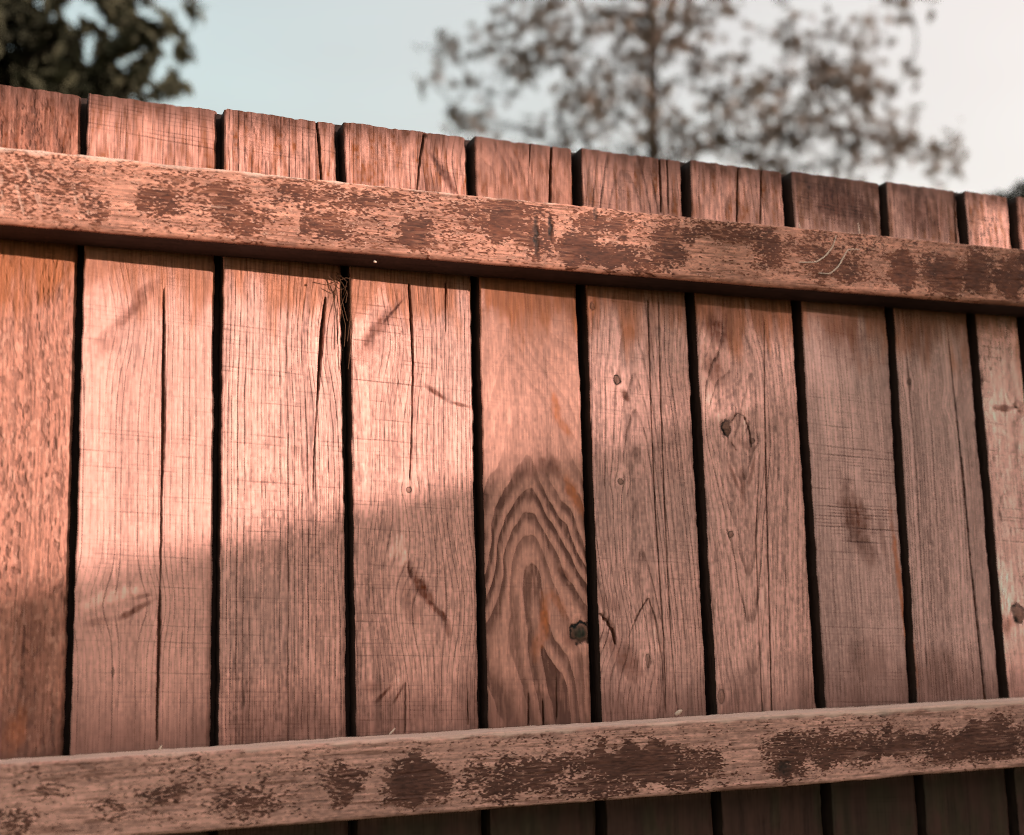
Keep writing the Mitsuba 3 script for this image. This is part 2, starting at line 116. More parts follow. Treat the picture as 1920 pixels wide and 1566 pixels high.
    c = mix(c, mi.Color3f(0.32, 0.100, 0.038) * (0.62 + 0.75 * fib) * (0.50 + 1.0 * n4), dr.clip(stain * (0.60 + 0.45 * warm), 0, 0.9))
    dirt = 1 - smoothstep(1.368, 1.425, z + 0.045 * (n3 - 0.5) + 0.02 * (n4 - 0.5))
    c = mix(c, mi.Color3f(0.11, 0.048, 0.036) * (0.7 + 0.6 * fib), dirt * 0.72)
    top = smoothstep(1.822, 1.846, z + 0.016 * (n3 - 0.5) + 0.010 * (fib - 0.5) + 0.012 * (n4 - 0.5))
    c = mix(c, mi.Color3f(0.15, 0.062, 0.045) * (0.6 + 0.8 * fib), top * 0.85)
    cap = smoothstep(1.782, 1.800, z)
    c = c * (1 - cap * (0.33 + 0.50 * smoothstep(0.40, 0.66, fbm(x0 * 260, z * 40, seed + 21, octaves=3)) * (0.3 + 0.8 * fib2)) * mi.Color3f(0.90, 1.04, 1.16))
    below_rail = 1 - smoothstep(1.30, 1.325, z)
    algae_shade = mix(mi.Color3f(0.052, 0.023, 0.016), mi.Color3f(0.036, 0.026, 0.013), smoothstep(0.4, 0.65, n3)) * (0.25 + 1.4 * n4)
    c = mix(c, algae_shade, below_rail * 0.93)
    c = c * (1 + 0.28 * knot_halo * (0.4 + noise(x0 * 160, z * 160)) - 0.10 * knot_far)
    c = mix(c, mi.Color3f(0.15, 0.068, 0.045) * (0.35 + 0.5 * knot_ring + 0.8 * noise(x0 * 700, z * 700)), knot_in * 0.9)
    c = mix(c, mi.Color3f(0.022, 0.012, 0.009), knot_rim * 0.95)
    # figure: feathers beside hidden branches, pale and orange patches
    lift = mi.Float(0)
    fmod = 0.6 * noise(x0 * 620, z * 90, 5.0) + 0.4 * noise(x0 * 200, z * 420, 6.0)
    fe = 0.6 * (fbm(x0 * 230, z * 150, 3.0, octaves=2) - 0.5)
    for sx, sz, a, b, ang, kind, st in SMEARS:
        ca, sa = math.cos(ang), math.sin(ang)
        dx, dz = x0 - sx, z - sz
        r = dr.sqrt(dr.square((dx * ca + dz * sa) / a) + dr.square((dz * ca - dx * sa) / b)) + fe
        m = dr.clip((1 - smoothstep(0.25, 1.10, r)) * st * (0.65 + 0.75 * fmod), 0, 1)
        if kind == 0:
            c = c * (1 - m * 0.80 * mi.Color3f(0.88, 1.0, 1.05) * (0.75 + 0.5 * fib2))
        elif kind == 1:
            c = c * (1 + 0.55 * m * (0.7 + 0.6 * fib))
        elif kind == 2:
            c = mix(c, mi.Color3f(0.42, 0.12, 0.045) * (0.7 + 0.6 * fib2), m)
        else:
            c = mix(c, mi.Color3f(0.022, 0.022, 0.013) * (0.5 + 1.0 * noise(x0 * 380, z * 380)), m)
        lift += m * (1.0 if kind == 1 else -0.6 if kind in (0, 3) else 0.0)
    # shakes and drying cracks
    gash = mi.Float(0)
    jag = 0.0011 * (fbm(z * 260, x0 * 30, 2.0, octaves=2) - 0.5)
    for line in CRACKS:
        for (xa, za, wa), (xb, zb, wb) in zip(line[:-1], line[1:]):
            s = (z - za) / (zb - za)
            on = (s >= 0) & (s <= 1)
            w = wa + (wb - wa) * s
            d = dr.abs(x0 - (xa + (xb - xa) * s) + jag)
            gash = dr.maximum(gash, dr.select(on, (1 - smoothstep(w * 0.6, w + 0.0004, d)) * dr.clip(w / 0.0008 + 0.1, 0.3, 1), 0))
    gash *= 0.45 + 0.55 * smoothstep(0.25, 0.55, noise(z * 130, x0 * 40, 5.0) + 0.4 * gash)
    c = mix(c, mi.Color3f(0.075, 0.025, 0.012) * (0.5 + 1.2 * noise(x0 * 900, z * 120)), gash * 0.92)
    # sawn sides and backs near black: shade of the joints put into the colour
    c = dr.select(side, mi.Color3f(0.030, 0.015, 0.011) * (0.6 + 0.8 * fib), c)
    h = -0.70 * ring - 0.50 * saws - 0.40 * pit - 1.0 * furrow + 0.34 * fib + 0.22 * fib2 - 1.2 * gash + 0.35 * lift - 0.5 * knot_rim + 0.3 * knot_in
    return dr.clip(c, 0.004, 0.85), dr.select(side, 0.2 * fib, h)

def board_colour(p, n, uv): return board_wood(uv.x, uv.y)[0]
def board_height(p, n, uv): return board_wood(uv.x, uv.y)[1]

# ---------------------------------------------------------------- wood of the rails: bare timber with flaking brown paint
PAINT = [[0.0218, 1.7577, 0.0461, 0.0172, 0.62], [0.061, 1.7419, 0.009, 0.0116, 0.75], [0.1046, 1.7516, 0.0157, 0.0142, 0.85], [0.1575, 1.7584, 0.0136, 0.0181, 0.9], [0.1712, 1.7434, 0.0196, 0.0101, 0.8], [0.1536, 1.7722, 0.0233, 0.0061, 0.75], [0.2087, 1.7692, 0.0243, 0.0066, 0.75], [0.2308, 1.7484, 0.0164, 0.0132, 1.05], [0.2577, 1.7716, 0.038, 0.0075, 0.8], [0.2974, 1.7456, 0.0163, 0.0143, 1.3], [0.3522, 1.7694, 0.0315, 0.0095, 0.75], [0.3766, 1.7628, 0.0228, 0.0165, 1.25], [0.4004, 1.7539, 0.0101, 0.0219, 0.95], [0.4356, 1.7444, 0.0217, 0.0159, 1.25], [0.4662, 1.7405, 0.0241, 0.0116, 1.05], [0.4899, 1.7342, 0.0196, 0.009, 0.9], [0.453, 1.7671, 0.024, 0.0081, 0.95], [0.5176, 1.7497, 0.0149, 0.0182, 1.1], [0.5559, 1.7665, 0.0413, 0.0074, 0.85], [0.6121, 1.7569, 0.0186, 0.0187, 0.95], [0.5919, 1.767, 0.0316, 0.007, 0.85], [0.6811, 1.7479, 0.0277, 0.0143, 1.15], [0.6603, 1.7606, 0.0274, 0.0072, 0.8], [0.7481, 1.7478, 0.0173, 0.0146, 1.3], [0.7942, 1.7461, 0.0225, 0.0198, 1.4], [0.8334, 1.7538, 0.017, 0.0225, 1.2], [0.8665, 1.7511, 0.0173, 0.0202, 1.25], [0.8892, 1.7628, 0.0125, 0.0204, 1.0], [0.1169, 1.3401, 0.0159, 0.0077, 0.8], [0.1705, 1.3346, 0.0221, 0.0124, 0.75], [0.2379, 1.3408, 0.0174, 0.0131, 0.95], [0.2927, 1.3372, 0.0222, 0.0186, 1.35], [0.3667, 1.3361, 0.0385, 0.0137, 1.0], [0.4056, 1.3453, 0.053, 0.0101, 0.95], [0.4721, 1.3413, 0.0414, 0.0135, 1.35], [0.4355, 1.3239, 0.0358, 0.0094, 0.95], [0.5134, 1.3347, 0.0283, 0.0144, 0.95], [0.6053, 1.3374, 0.0225, 0.0174, 1.05], [0.6563, 1.3428, 0.0575, 0.0127, 1.0], [0.7138, 1.3396, 0.0323, 0.012, 1.25], [0.8017, 1.339, 0.0398, 0.0159, 1.4], [0.7519, 1.3418, 0.022, 0.0122, 1.0], [0.0196, 1.3301, 0.013, 0.01, 0.8], [0.0791, 1.3341, 0.0102, 0.0068, 0.6]]          # x, z, half width, half height, strength
SCRATCH = [[0.0067, 1.7754, 0.01709, 1.7362, 0.00111], [0.01605, 1.77635, 0.02736, 1.74283, 0.00111], [0.03354, 1.77814, 0.03919, 1.76319, 0.00074], [0.00152, 1.76338, 0.00329, 1.73691, 0.00111], [0.0233, 1.76551, 0.0292, 1.73916, 0.00074], [0.04619, 1.76774, 0.05395, 1.73745, 0.00074], [0.14412, 1.75396, 0.15756, 1.75434, 0.00111], [0.45018, 1.75568, 0.47149, 1.75291, 0.00111], [0.05343, 1.76261, 0.05922, 1.74177, 0.00074]]      # x, z, x, z, half width
RAIL_KNOTS = [[0.4509, 1.7749, 0.0024, 0.0072], [0.6991, 1.3681, 0.008, 0.0056], [0.3981, 1.7537, 0.0032, 0.0201], [0.4107, 1.7613, 0.0023, 0.0132], [0.0679, 1.3544, 0.0014, 0.0024], [0.5998, 1.3294, 0.0099, 0.0083]]

def rail_wood(u, v):
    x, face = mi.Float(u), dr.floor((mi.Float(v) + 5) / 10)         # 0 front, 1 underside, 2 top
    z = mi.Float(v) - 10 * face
    upper = z > 1.6
    e = fbm(x * 4, z * 9, 1.0, octaves=2) - 0.5
    grain = fbm(x * 16, (z + 0.003 * e) * 480, 4.0, octaves=3)
    line = smoothstep(0.58, 0.74, noise(x * 26, (z + 0.003 * e) * 820, 6.0)) * smoothstep(0.4, 0.7, noise(x * 70, z * 300, 2.0))
    fib = noise(x * 90, z * 1250, 8.0)
    broad = fbm(x * 14, z * 30, 9.0, octaves=3) - 0.5
    bare = dr.select(upper, mi.Color3f(0.43, 0.192, 0.130), mi.Color3f(0.48, 0.250, 0.195))
    c = bare * (1 + 0.8 * (grain - 0.5) + 0.7 * broad + 0.45 * (fib - 0.5) + 0.5 * (noise(x * 330, z * 620, 41.0) - 0.5))
    c = mix(c, mi.Color3f(0.13, 0.05, 0.032), line * 0.55)
    base = dr.select(upper, 0.29 + 0.12 * smoothstep(-0.2, 0.7, (z - 1.7538) / 0.0285), 0.17) + 0.40 * (fbm(x * 24, z * 40, 12.0, octaves=2) - 0.5)
    field = mi.Float(base)
    xw = x + 0.014 * (noise(x * 70, z * 60, 51.0) - 0.5) + 0.008 * (noise(x * 260, z * 200, 52.0) - 0.5)
    zw = z + 0.012 * (noise(x * 80, z * 70, 53.0) - 0.5) + 0.006 * (noise(x * 240, z * 300, 54.0) - 0.5)
    for px, pz, rx, rz, st in PAINT:
        dd = dr.sqrt(dr.square((xw - px) / rx) + dr.square((zw - pz) / rz))
        field = dr.maximum(field, base * 0.4 + (0.80 * st - 0.08) * (1 - smoothstep(0.45, 1.65, dd)))
    off = (z - dr.select(upper, 1.7538, 1.3424)) / 0.0285
    field -= 0.22 * smoothstep(0.55, 1.0, -off) + 0.10 * smoothstep(0.75, 1.0, off)
    flake = 0.9 * (fbm(x * 330, z * 820, 21.0, octaves=3) - 0.5) + 0.85 * (noise(x * 620, z * 1300, 22.0) - 0.5) + 0.75 * (noise(x * 460, z * 1050, 25.0) - 0.5) + 0.35 * (noise(x * 60, z * 130, 23.0) - 0.5)
    q = field - 0.5 + 0.74 * flake
    mask = smoothstep(-0.13, 0.15, q)
    thin = smoothstep(-0.34, 0.02, q) * (0.35 + 0.9 * noise(x * 210, z * 700, 24.0))
    c = mix(c, dr.select(upper, mi.Color3f(0.235, 0.085, 0.045), mi.Color3f(0.215, 0.092, 0.062)), dr.clip(thin * 0.88, 0, 0.88))
    tone_p = 0.55 * noise(x * 46, z * 60, 31.0) + 0.45 * noise(x * 240, z * 520, 32.0)
    paint = dr.select(upper, mix(mi.Color3f(0.045, 0.013, 0.007), mi.Color3f(0.130, 0.038, 0.018), tone_p), mix(mi.Color3f(0.045, 0.016, 0.011), mi.Color3f(0.115, 0.045, 0.030), tone_p))
    paint *= 0.55 + 0.9 * noise(x * 300, z * 1300, 36.0)
    scuff = smoothstep(0.58, 0.76, noise(x * 110, z * 1150, 34.0)) * smoothstep(0.30, 0.60, noise(x * 45, z * 100, 35.0))
    c = mix(c, paint, mask * (0.96 - 0.5 * scuff))
    chip = smoothstep(-0.14, -0.05, q) * (1 - smoothstep(-0.05, 0.0, q))
    c = mix(c, mi.Color3f(0.66, 0.40, 0.31), chip * smoothstep(0.45, 0.7, noise(x * 200, z * 420, 33.0)) * 0.65)
    scr = mi.Float(0)
    for xa, za, xb, zb, w in SCRATCH:
        lx, lz = xb - xa, zb - za
        s = dr.clip(((x - xa) * lx + (z - za) * lz) / (lx * lx + lz * lz), 0, 1)
        d = dr.sqrt(dr.square(x - xa - lx * s) + dr.square(z - za - lz * s)) + 0.0012 * (noise(x * 300, z * 300, 5.0) - 0.5)
        scr = dr.maximum(scr, 1 - smoothstep(w * 0.5, w, d))
    c = mix(c, mi.Color3f(0.55, 0.32, 0.24), scr * 0.55 * smoothstep(0.25, 0.6, noise(x * 350, z * 200, 6.0)))
    kn = mi.Float(0)
    for kx, kz, rx, rz in RAIL_KNOTS:
        r = dr.sqrt(dr.square((x - kx) / rx) + dr.square((z - kz) / rz)) + 0.8 * (fbm(x * 260, z * 420, 7.0, octaves=3) - 0.5)
        kn = dr.maximum(kn, (1 - smoothstep(0.35, 1.15, r)) * (0.5 + 0.8 * noise(x * 500, z * 500, 8.0)))
    c = mix(c, mi.Color3f(0.035, 0.018, 0.013), kn * 0.9)
    worn = smoothstep(0.86, 0.97, (z - dr.select(upper, 1.7538, 1.3424)) / dr.select(upper, 0.0297, 0.0277) + 0.12 * (noise(x * 80, 3.0) - 0.5))
    c = mix(c, mi.Color3f(0.58, 0.39, 0.31) * (0.7 + 0.6 * grain), worn * 0.75)
    under = mi.Color3f(0.017, 0.008, 0.006) * (0.5 + grain)  # near black underside: shade below the rail painted into the colour
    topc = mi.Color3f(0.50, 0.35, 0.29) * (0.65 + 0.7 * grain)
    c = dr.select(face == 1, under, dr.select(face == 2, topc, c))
    h = 0.32 * mask - 0.35 * line + 0.5 * grain + 0.10 * fib - 0.25 * scr - 0.8 * kn
    return dr.clip(c, 0.004, 0.85), h

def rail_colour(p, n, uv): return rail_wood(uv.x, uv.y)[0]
def rail_height(p, n, uv): return rail_wood(uv.x, uv.y)[1]

def wood_bsdf(colour, height, scale, eps=4e-4):
    return {'type': 'bumpmap', 'arbitrary': mikit.proc(height, eps=eps), 'scale': scale,
            'bsdf': {'type': 'principled', 'base_color': mikit.proc(colour), 'roughness': 0.72, 'specular': 0.28}}
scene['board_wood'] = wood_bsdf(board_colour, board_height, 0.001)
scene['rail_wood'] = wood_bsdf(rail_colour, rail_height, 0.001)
scene['stained_wood'] = {'type': 'principled', 'roughness': 0.8, 'specular': 0.2, 'base_color': mikit.proc(
    lambda p, n, uv: mi.Color3f(0.034, 0.018, 0.014) * (0.5 + noise(p.x * 500, p.y * 500, p.z * 25)))}

# ---------------------------------------------------------------- the fence
ZT, ZB = 1.846, 0.02
def nz(a, b=0.0, s=0): return meshkit.noise(np.stack(np.broadcast_arrays(np.asarray(a, float), b, 0.37), -1), s) - 0.5
def fb(a, b=0.0, s=0): return meshkit.fbm(np.stack(np.broadcast_arrays(np.asarray(a, float), b, 0.37), -1), 3, s) - 0.5

def grid_faces(n, m):
    i, j = np.meshgrid(np.arange(n - 1), np.arange(m - 1), indexing='ij')
    a = i * m + j
    return np.stack([a, a + 1, a + m + 1, a + m], -1).reshape(-1, 4)

class Strips:
    def __init__(self): self.v, self.f, self.uv, self.n = [], [], [], 0
    def add(self, P, UV, flip=False):
        """P (n, m, 3) a sheet of points, UV (n, m, 2)"""
        f = grid_faces(*P.shape[:2]) + self.n
        self.v.append(P.reshape(-1, 3)); self.uv.append(UV.reshape(-1, 2)); self.f.append(f[:, ::-1] if flip else f); self.n += P.shape[0] * P.shape[1]
    def ply(self, bsdf):
        return mikit.ply((np.vstack(self.v), np.vstack(self.f)), bsdf, smooth=True, uv=np.vstack(self.uv))

THICK, TILT = 0.020, 0.0055
ZS = np.concatenate([np.linspace(ZB, 1.20, 8)[:-1], np.arange(1.20, ZT - 0.012, 0.004), np.linspace(ZT - 0.012, ZT, 11)])
tag('wooden_fence', 'weathered reddish brown timber fence of upright boards with two paint-flaked horizontal rails', 'fence')

def board(i, key, detailed):
    zs = ZS if detailed else np.array([ZB, 1.0, ZT])
    eL = np.interp(zs, [1.376, 1.724, ZT], EDGES[i][[2, 1, 0]]) if detailed else np.full(len(zs), EDGES[i][1])
    eR = np.interp(zs, [1.376, 1.724, ZT], EDGES[i + 1][[2, 1, 0]] if detailed else EDGES[i + 1][[1, 1, 1]]) - GAP[i]
    eL = eL + 0.0022 * fb(zs * 24, i * 3.7, 1) + 0.0013 * nz(zs * 200, i, 2)
    eR = eR + 0.0034 * fb(zs * 18, i * 5.1, 3) + 0.0018 * nz(zs * 170, i, 4)
    w = float(EDGES[i + 1][1] - EDGES[i][1] - GAP[i])
    s = list(np.linspace(0, 1, 40 if detailed else 4)) + [0.0006 / w, 0.0012 / w, 0.003 / w] + list(1 - np.array([0.0001, 0.0003, 0.0006, 0.0010, 0.0015, 0.002, 0.003, 0.004, 0.0055, 0.0068]) / w)
    mine = [c for c in CRACKS if EDGES[i][1] < np.mean([q[0] for q in c]) < EDGES[i + 1][1]]
    if detailed:
        for c in mine:
            lo, hi = min(q[0] for q in c) - 0.003, max(q[0] for q in c) + 0.003
            s += list((np.arange(lo, hi, 0.0006) - EDGES[i][1]) / w)
    s = np.unique(np.round([q for q in s if 0 <= q <= 1], 5))
    X = eL[:, None] + (eR - eL)[:, None] * s[None]
    Z = np.repeat(zs[:, None], len(s), 1)
    if detailed:
        hw = np.clip((Z - (ZT - 0.012)) / 0.012, 0, 1)
        Z = Z + hw * (0.0020 * fb(X * 55, i * 2.3, 6) + 0.0014 * nz(X * 330, i, 7) - 0.0007 * (nz(X * 120, i, 8) > 0.22))
    Y = TILT * s[None] + 0.0012 * fb(X * 14, Z * 5 + i * 7.7, 9) + 0.0005 * nz(X * 70, Z * 20, 10)
    dR, dL = np.clip((eR[:, None] - X) / 0.0058, 0, 1), np.clip((X - eL[:, None]) / 0.0011, 0, 1)
    Y = Y + 0.0078 * (1 - np.sqrt(np.clip(1 - (1 - dR) ** 2, 0, 1))) + 0.0011 * (1 - np.sqrt(np.clip(1 - (1 - dL) ** 2, 0, 1)))
    if detailed:
        for c in mine:
            for (xa, za, wa), (xb, zb, wb) in zip(c[:-1], c[1:]):
                q = (Z - za) / (zb - za)
                wd = wa + (wb - wa) * q
                d = np.abs(X - (xa + (xb - xa) * q))
                Y = np.maximum(Y, np.where((q >= 0) & (q <= 1), Y + np.clip(1.25 - d / wd, 0, 1) * np.minimum(0.006, 4 * wd), Y))
        for kx, kz, rx, rz, dk in KNOTS:
            d2 = ((X - kx) / rx) ** 2 + ((Z - kz) / rz) ** 2
            Y = Y - 0.0012 * dk * np.exp(-d2 / 5.0) + 0.0016 * dk * np.exp(-(np.sqrt(d2) - 1) ** 2 / 0.08)
    P = np.stack([X, Y, Z], -1)
    m = Strips()
    m.add(P, np.stack([X, Z], -1))
    B = np.full(len(zs), THICK)
    def sheet(a, b, flip):
        Q = np.stack([a, b], 1)
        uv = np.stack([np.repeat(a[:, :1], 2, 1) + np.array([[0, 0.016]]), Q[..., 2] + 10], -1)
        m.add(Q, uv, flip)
    backL, backR = np.stack([eL, B, Z[:, 0]], -1), np.stack([eR, B, Z[:, -1]], -1)
    sheet(P[:, 0], backL, True); sheet(P[:, -1], backR, False)
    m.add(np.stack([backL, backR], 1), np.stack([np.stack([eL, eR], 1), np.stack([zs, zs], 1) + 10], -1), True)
    for row, flip in ((-1, False), (0, True)):
        a = P[row]; b = a.copy(); b[:, 1] = THICK
        Q = np.stack([a, b], 0)
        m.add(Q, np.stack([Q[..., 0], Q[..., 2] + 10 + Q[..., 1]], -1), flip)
    scene[key] = m.ply('board_wood')

BOARD_LABELS = {4: 'rough dark orange brown board at the left edge', 5: 'pale salmon board with a long open crack down its middle', 6: 'pale salmon board with a wedge shaped crack near the rail', 7: 'board with dark feathered branch marks', 8: 'orange brown board with bold wavy grain and a black knot at its edge', 9: 'board with a small oval knot and an arc shaped split', 10: 'board with a swirling knot and a V shaped figure below it', 11: 'grey brown board crossed by fine saw marks', 12: 'grey brown board with one thin slanting crack', 13: 'narrow pale pinkish board at the right edge'}
for i in range(NB):
    key = 'wooden_fence__board' + (f'_{i:03d}' if i else '')
    seen = EDGES[i + 1][1] > -0.02 and EDGES[i][1] < 1.0
    board(i, key, seen)
    if i in BOARD_LABELS: tag(key, BOARD_LABELS[i])
for i in range(NB - 1):                                  # narrow boards of the far face close the gaps
    xm = EDGES[i + 1] - GAP[i] / 2
    mesh = trimesh.creation.box((0.034, 0.012, ZT + 0.0055 - ZB))
    mesh.apply_translation((xm[1], THICK + 0.0075, (ZT + 0.0055 + ZB) / 2 - 0.001 * (i % 3)))
    scene['wooden_fence__cover_strip' + (f'_{i:03d}' if i else '')] = mikit.ply(mesh, 'stained_wood')

X0, X1 = float(EDGES[0][1]), float(EDGES[-1][1]) - 0.004
def rail(key, bottom, top_, depth, seed, rb, rt):
    z0, z1 = bottom[1][-1], top_[1][-1]
    xs = np.concatenate([np.arange(X0, -0.06, 0.05), np.arange(-0.06, 1.0, 0.003), np.arange(1.0, X1, 0.05), [X1]])
    a = np.linspace(0, math.pi / 2, 6)
    prof = [(-depth + rb * (1 - math.sin(q)), z0 + rb * (1 - math.cos(q))) for q in a]
    prof += [(-depth, q) for q in np.linspace(z0 + rb, z1 - rt, 18)[1:-1]]
    prof += [(-depth + rt * (1 - math.cos(q)), z1 - rt * (1 - math.sin(q))) for q in a]
    prof = np.array(prof)
    X = np.repeat(xs[:, None], len(prof), 1)
    Y = np.repeat(prof[None, :, 0], len(xs), 0) + 0.0009 * fb(X * 9, prof[None, :, 1] * 30 + seed, seed) + 0.0005 * nz(X * 160, prof[None, :, 1] * 260, seed + 1)
    Z = np.repeat(prof[None, :, 1], len(xs), 0)
    zb, zt = np.interp(xs, *bottom)[:, None], np.interp(xs, *top_)[:, None]
    top = np.clip((Z - (z1 - 0.010)) / 0.010, 0, 1); bot = np.clip((z0 + 0.010 - Z) / 0.010, 0, 1)
    Z = Z + top * (0.0016 * fb(X * 26, seed, seed + 2) + 0.0011 * nz(X * 190, seed, seed + 3)) + bot * (0.0012 * fb(X * 22, seed, seed + 4) + 0.0005 * nz(X * 150, seed, seed + 5))
    Z = zb + (Z - z0) / (z1 - z0) * (zt - zb)
    m = Strips()
    P = np.stack([X, Y, Z], -1)
    m.add(P, np.stack([X, Z], -1), True)
    for col, face, flip in ((0, 10, False), (-1, 20, True)):
        e = P[:, col]; b = e.copy(); b[:, 1] = -0.0012
        k = np.linspace(0, 1, 4)[None, :, None]
        Q = e[:, None] * (1 - k) + b[:, None] * k
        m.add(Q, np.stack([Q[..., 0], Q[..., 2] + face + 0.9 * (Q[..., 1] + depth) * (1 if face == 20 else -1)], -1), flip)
    for row, flip in ((0, True), (-1, False)):
        e = P[row]; b = e.copy(); b[:, 1] = -0.0012
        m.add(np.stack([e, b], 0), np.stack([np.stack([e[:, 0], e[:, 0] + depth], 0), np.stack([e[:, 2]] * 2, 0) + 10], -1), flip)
    scene[key] = m.ply('rail_wood')
rail('wooden_fence__rail', [[-0.9, -0.05, 0.1, 0.25, 0.4, 0.6, 0.8, 1.0, 2.3], [1.7299, 1.7299, 1.729, 1.7279, 1.7269, 1.7259, 1.7253, 1.7251, 1.7251]], [[-0.9, -0.05, 0.1, 0.25, 0.4, 0.6, 0.8, 1.0, 2.3], [1.7842, 1.7842, 1.7832, 1.7819, 1.7808, 1.7797, 1.7789, 1.7786, 1.7786]], 0.042, 41, 0.0042, 0.0016)
rail('wooden_fence__rail_001', [[-0.9, -0.05, 0.1, 0.25, 0.4, 0.6, 0.8, 1.0, 2.3], [1.3159, 1.3159, 1.3155, 1.315, 1.3147, 1.3146, 1.3149, 1.3152, 1.3152]], [[-0.9, -0.05, 0.1, 0.25, 0.4, 0.6, 0.8, 1.0, 2.3], [1.3676, 1.3676, 1.3684, 1.3694, 1.3701, 1.3708, 1.3712, 1.3712, 1.3712]], 0.040, 57, 0.0030, 0.0026)
tag('wooden_fence__rail', 'upper horizontal rail with flaking brown paint in blotches')
tag('wooden_fence__rail_001', 'lower horizontal rail, pale wood with dark patches of peeling paint')

# ---------------------------------------------------------------- ground
def lawn_colour(p, n, uv):
    return mix(mi.Color3f(0.05, 0.06, 0.02), mi.Color3f(0.11, 0.09, 0.045), fbm(p.x * 3, p.y * 3, octaves=4)) * (0.6 + 0.8 * noise(p.x * 60, p.y * 60))
scene['lawn_material'] = {'type': 'diffuse', 'reflectance': mikit.proc(lawn_colour)}
gx = np.array([-200, -20, -6, 0, 6, 20, 200.0])
G = np.stack([*np.meshgrid(gx, gx, indexing='ij'), np.zeros((7, 7))], -1)
scene['lawn'] = mikit.ply((G.reshape(-1, 3), grid_faces(7, 7)[:, ::-1]), 'lawn_material', smooth=True)
tag('lawn', 'rough garden grass on both sides of the fence', 'lawn', kind='structure')

# ---------------------------------------------------------------- trees beyond the fence
def leaf_mesh(C, L, W, axis, nrm):
    """folded pointed leaves: centres C, lengths L, widths W, directions axis, upper sides nrm"""
    axis = axis / np.linalg.norm(axis, axis=1, keepdims=True)
    side = np.cross(axis, nrm); side /= np.linalg.norm(side, axis=1, keepdims=True) + 1e-9
    up = np.cross(side, axis)
    L, W = L[:, None], W[:, None]
    a = C - axis * L * 0.5
    tip = C + axis * L * 0.5 - up * L * 0.12
    l1, r1 = C - axis * L * 0.12 + side * W * 0.5 + up * W * 0.16, C - axis * L * 0.12 - side * W * 0.5 + up * W * 0.16
    l2, r2 = C + axis * L * 0.2 + side * W * 0.36 + up * W * 0.1, C + axis * L * 0.2 - side * W * 0.36 + up * W * 0.1
    V = np.stack([a, l1, l2, tip, r2, r1], 1)
    n = len(C)
    F = np.array([[0, 2, 1], [0, 3, 2], [0, 4, 3], [0, 5, 4]])
    return V.reshape(-1, 3), (F[None] + 6 * np.arange(n)[:, None, None]).reshape(-1, 3)

def tube(pts, rad, sides=7):
    p = np.asarray(pts, float); t = np.gradient(p, axis=0); t /= np.linalg.norm(t, axis=1, keepdims=True)
    a = np.cross(t, [0.3, 1, 0.2]); a /= np.linalg.norm(a, axis=1, keepdims=True); b = np.cross(t, a)
    q = np.arange(sides) * 2 * np.pi / sides
    V = p[:, None] + np.asarray(rad)[:, None, None] * (np.cos(q)[None, :, None] * a[:, None] + np.sin(q)[None, :, None] * b[:, None])
    i, j = np.meshgrid(np.arange(len(p) - 1), np.arange(sides), indexing='ij')
    f = np.stack([i * sides + j, i * sides + (j + 1) % sides, (i + 1) * sides + (j + 1) % sides, (i + 1) * sides + j], -1).reshape(-1, 4)
    F = np.vstack([f[:, [0, 1, 2]], f[:, [0, 2, 3]]])
    V = V.reshape(-1, 3)
    k = len(V)
    V = np.vstack([V, p[:1], p[-1:]])
    cap = [[k, (s + 1) % sides, s] for s in range(sides)] + [[k + 1, k - sides + s, k - sides + (s + 1) % sides] for s in range(sides)]
    return V, np.vstack([F, cap])

def limb(a, b, ra, rb, sag=0.1, n=7, r=rng):
    a, b = np.asarray(a, float), np.asarray(b, float)
    k = np.linspace(0, 1, n)[:, None]
    L = np.linalg.norm(b - a)
    off = r.normal(size=3) * L * 0.06
    p = a * (1 - k) + b * k + np.sin(k * np.pi) * (off + [0, 0, sag * L])
    return tube(p, ra + (rb - ra) * k[:, 0])

def join(parts):
    v, f, n = [], [], 0
    for V, F in parts:
        v.append(V); f.append(F + n); n += len(V)
    return np.vstack(v), np.vstack(f)

def foliage(name, dark, light, trans, scale):
    def col(p, n, uv):
        k = cell_rand(p.x * scale, p.y * scale, p.z * scale)
        return mix(dark, light, 0.6 * k + 0.4 * noise(p.x * 2, p.y * 2, p.z * 2))
    scene[name] = {'type': 'principledthin', 'base_color': mikit.proc(col), 'roughness': 0.6, 'diff_trans': trans, 'spec_trans': 0.0, 'eta': 1.4}
scene['bark'] = {'type': 'diffuse', 'reflectance': mikit.proc(lambda p, n, uv: mix(mi.Color3f(0.03, 0.022, 0.017), mi.Color3f(0.085, 0.063, 0.05), fbm(p.x * 25, p.y * 25, p.z * 6)))}
foliage('dark_leaf', (0.024, 0.025, 0.019), (0.095, 0.087, 0.052), 0.25, 9.0)
foliage('olive_leaf', (0.11, 0.083, 0.067), (0.27, 0.205, 0.165), 0.7, 6.0)
foliage('hedge_leaf', (0.03, 0.035, 0.015), (0.08, 0.07, 0.03), 0.4, 8.0)

def unit(n, r):
    d = r.normal(size=(n, 3)); return d / np.linalg.norm(d, axis=1, keepdims=True)

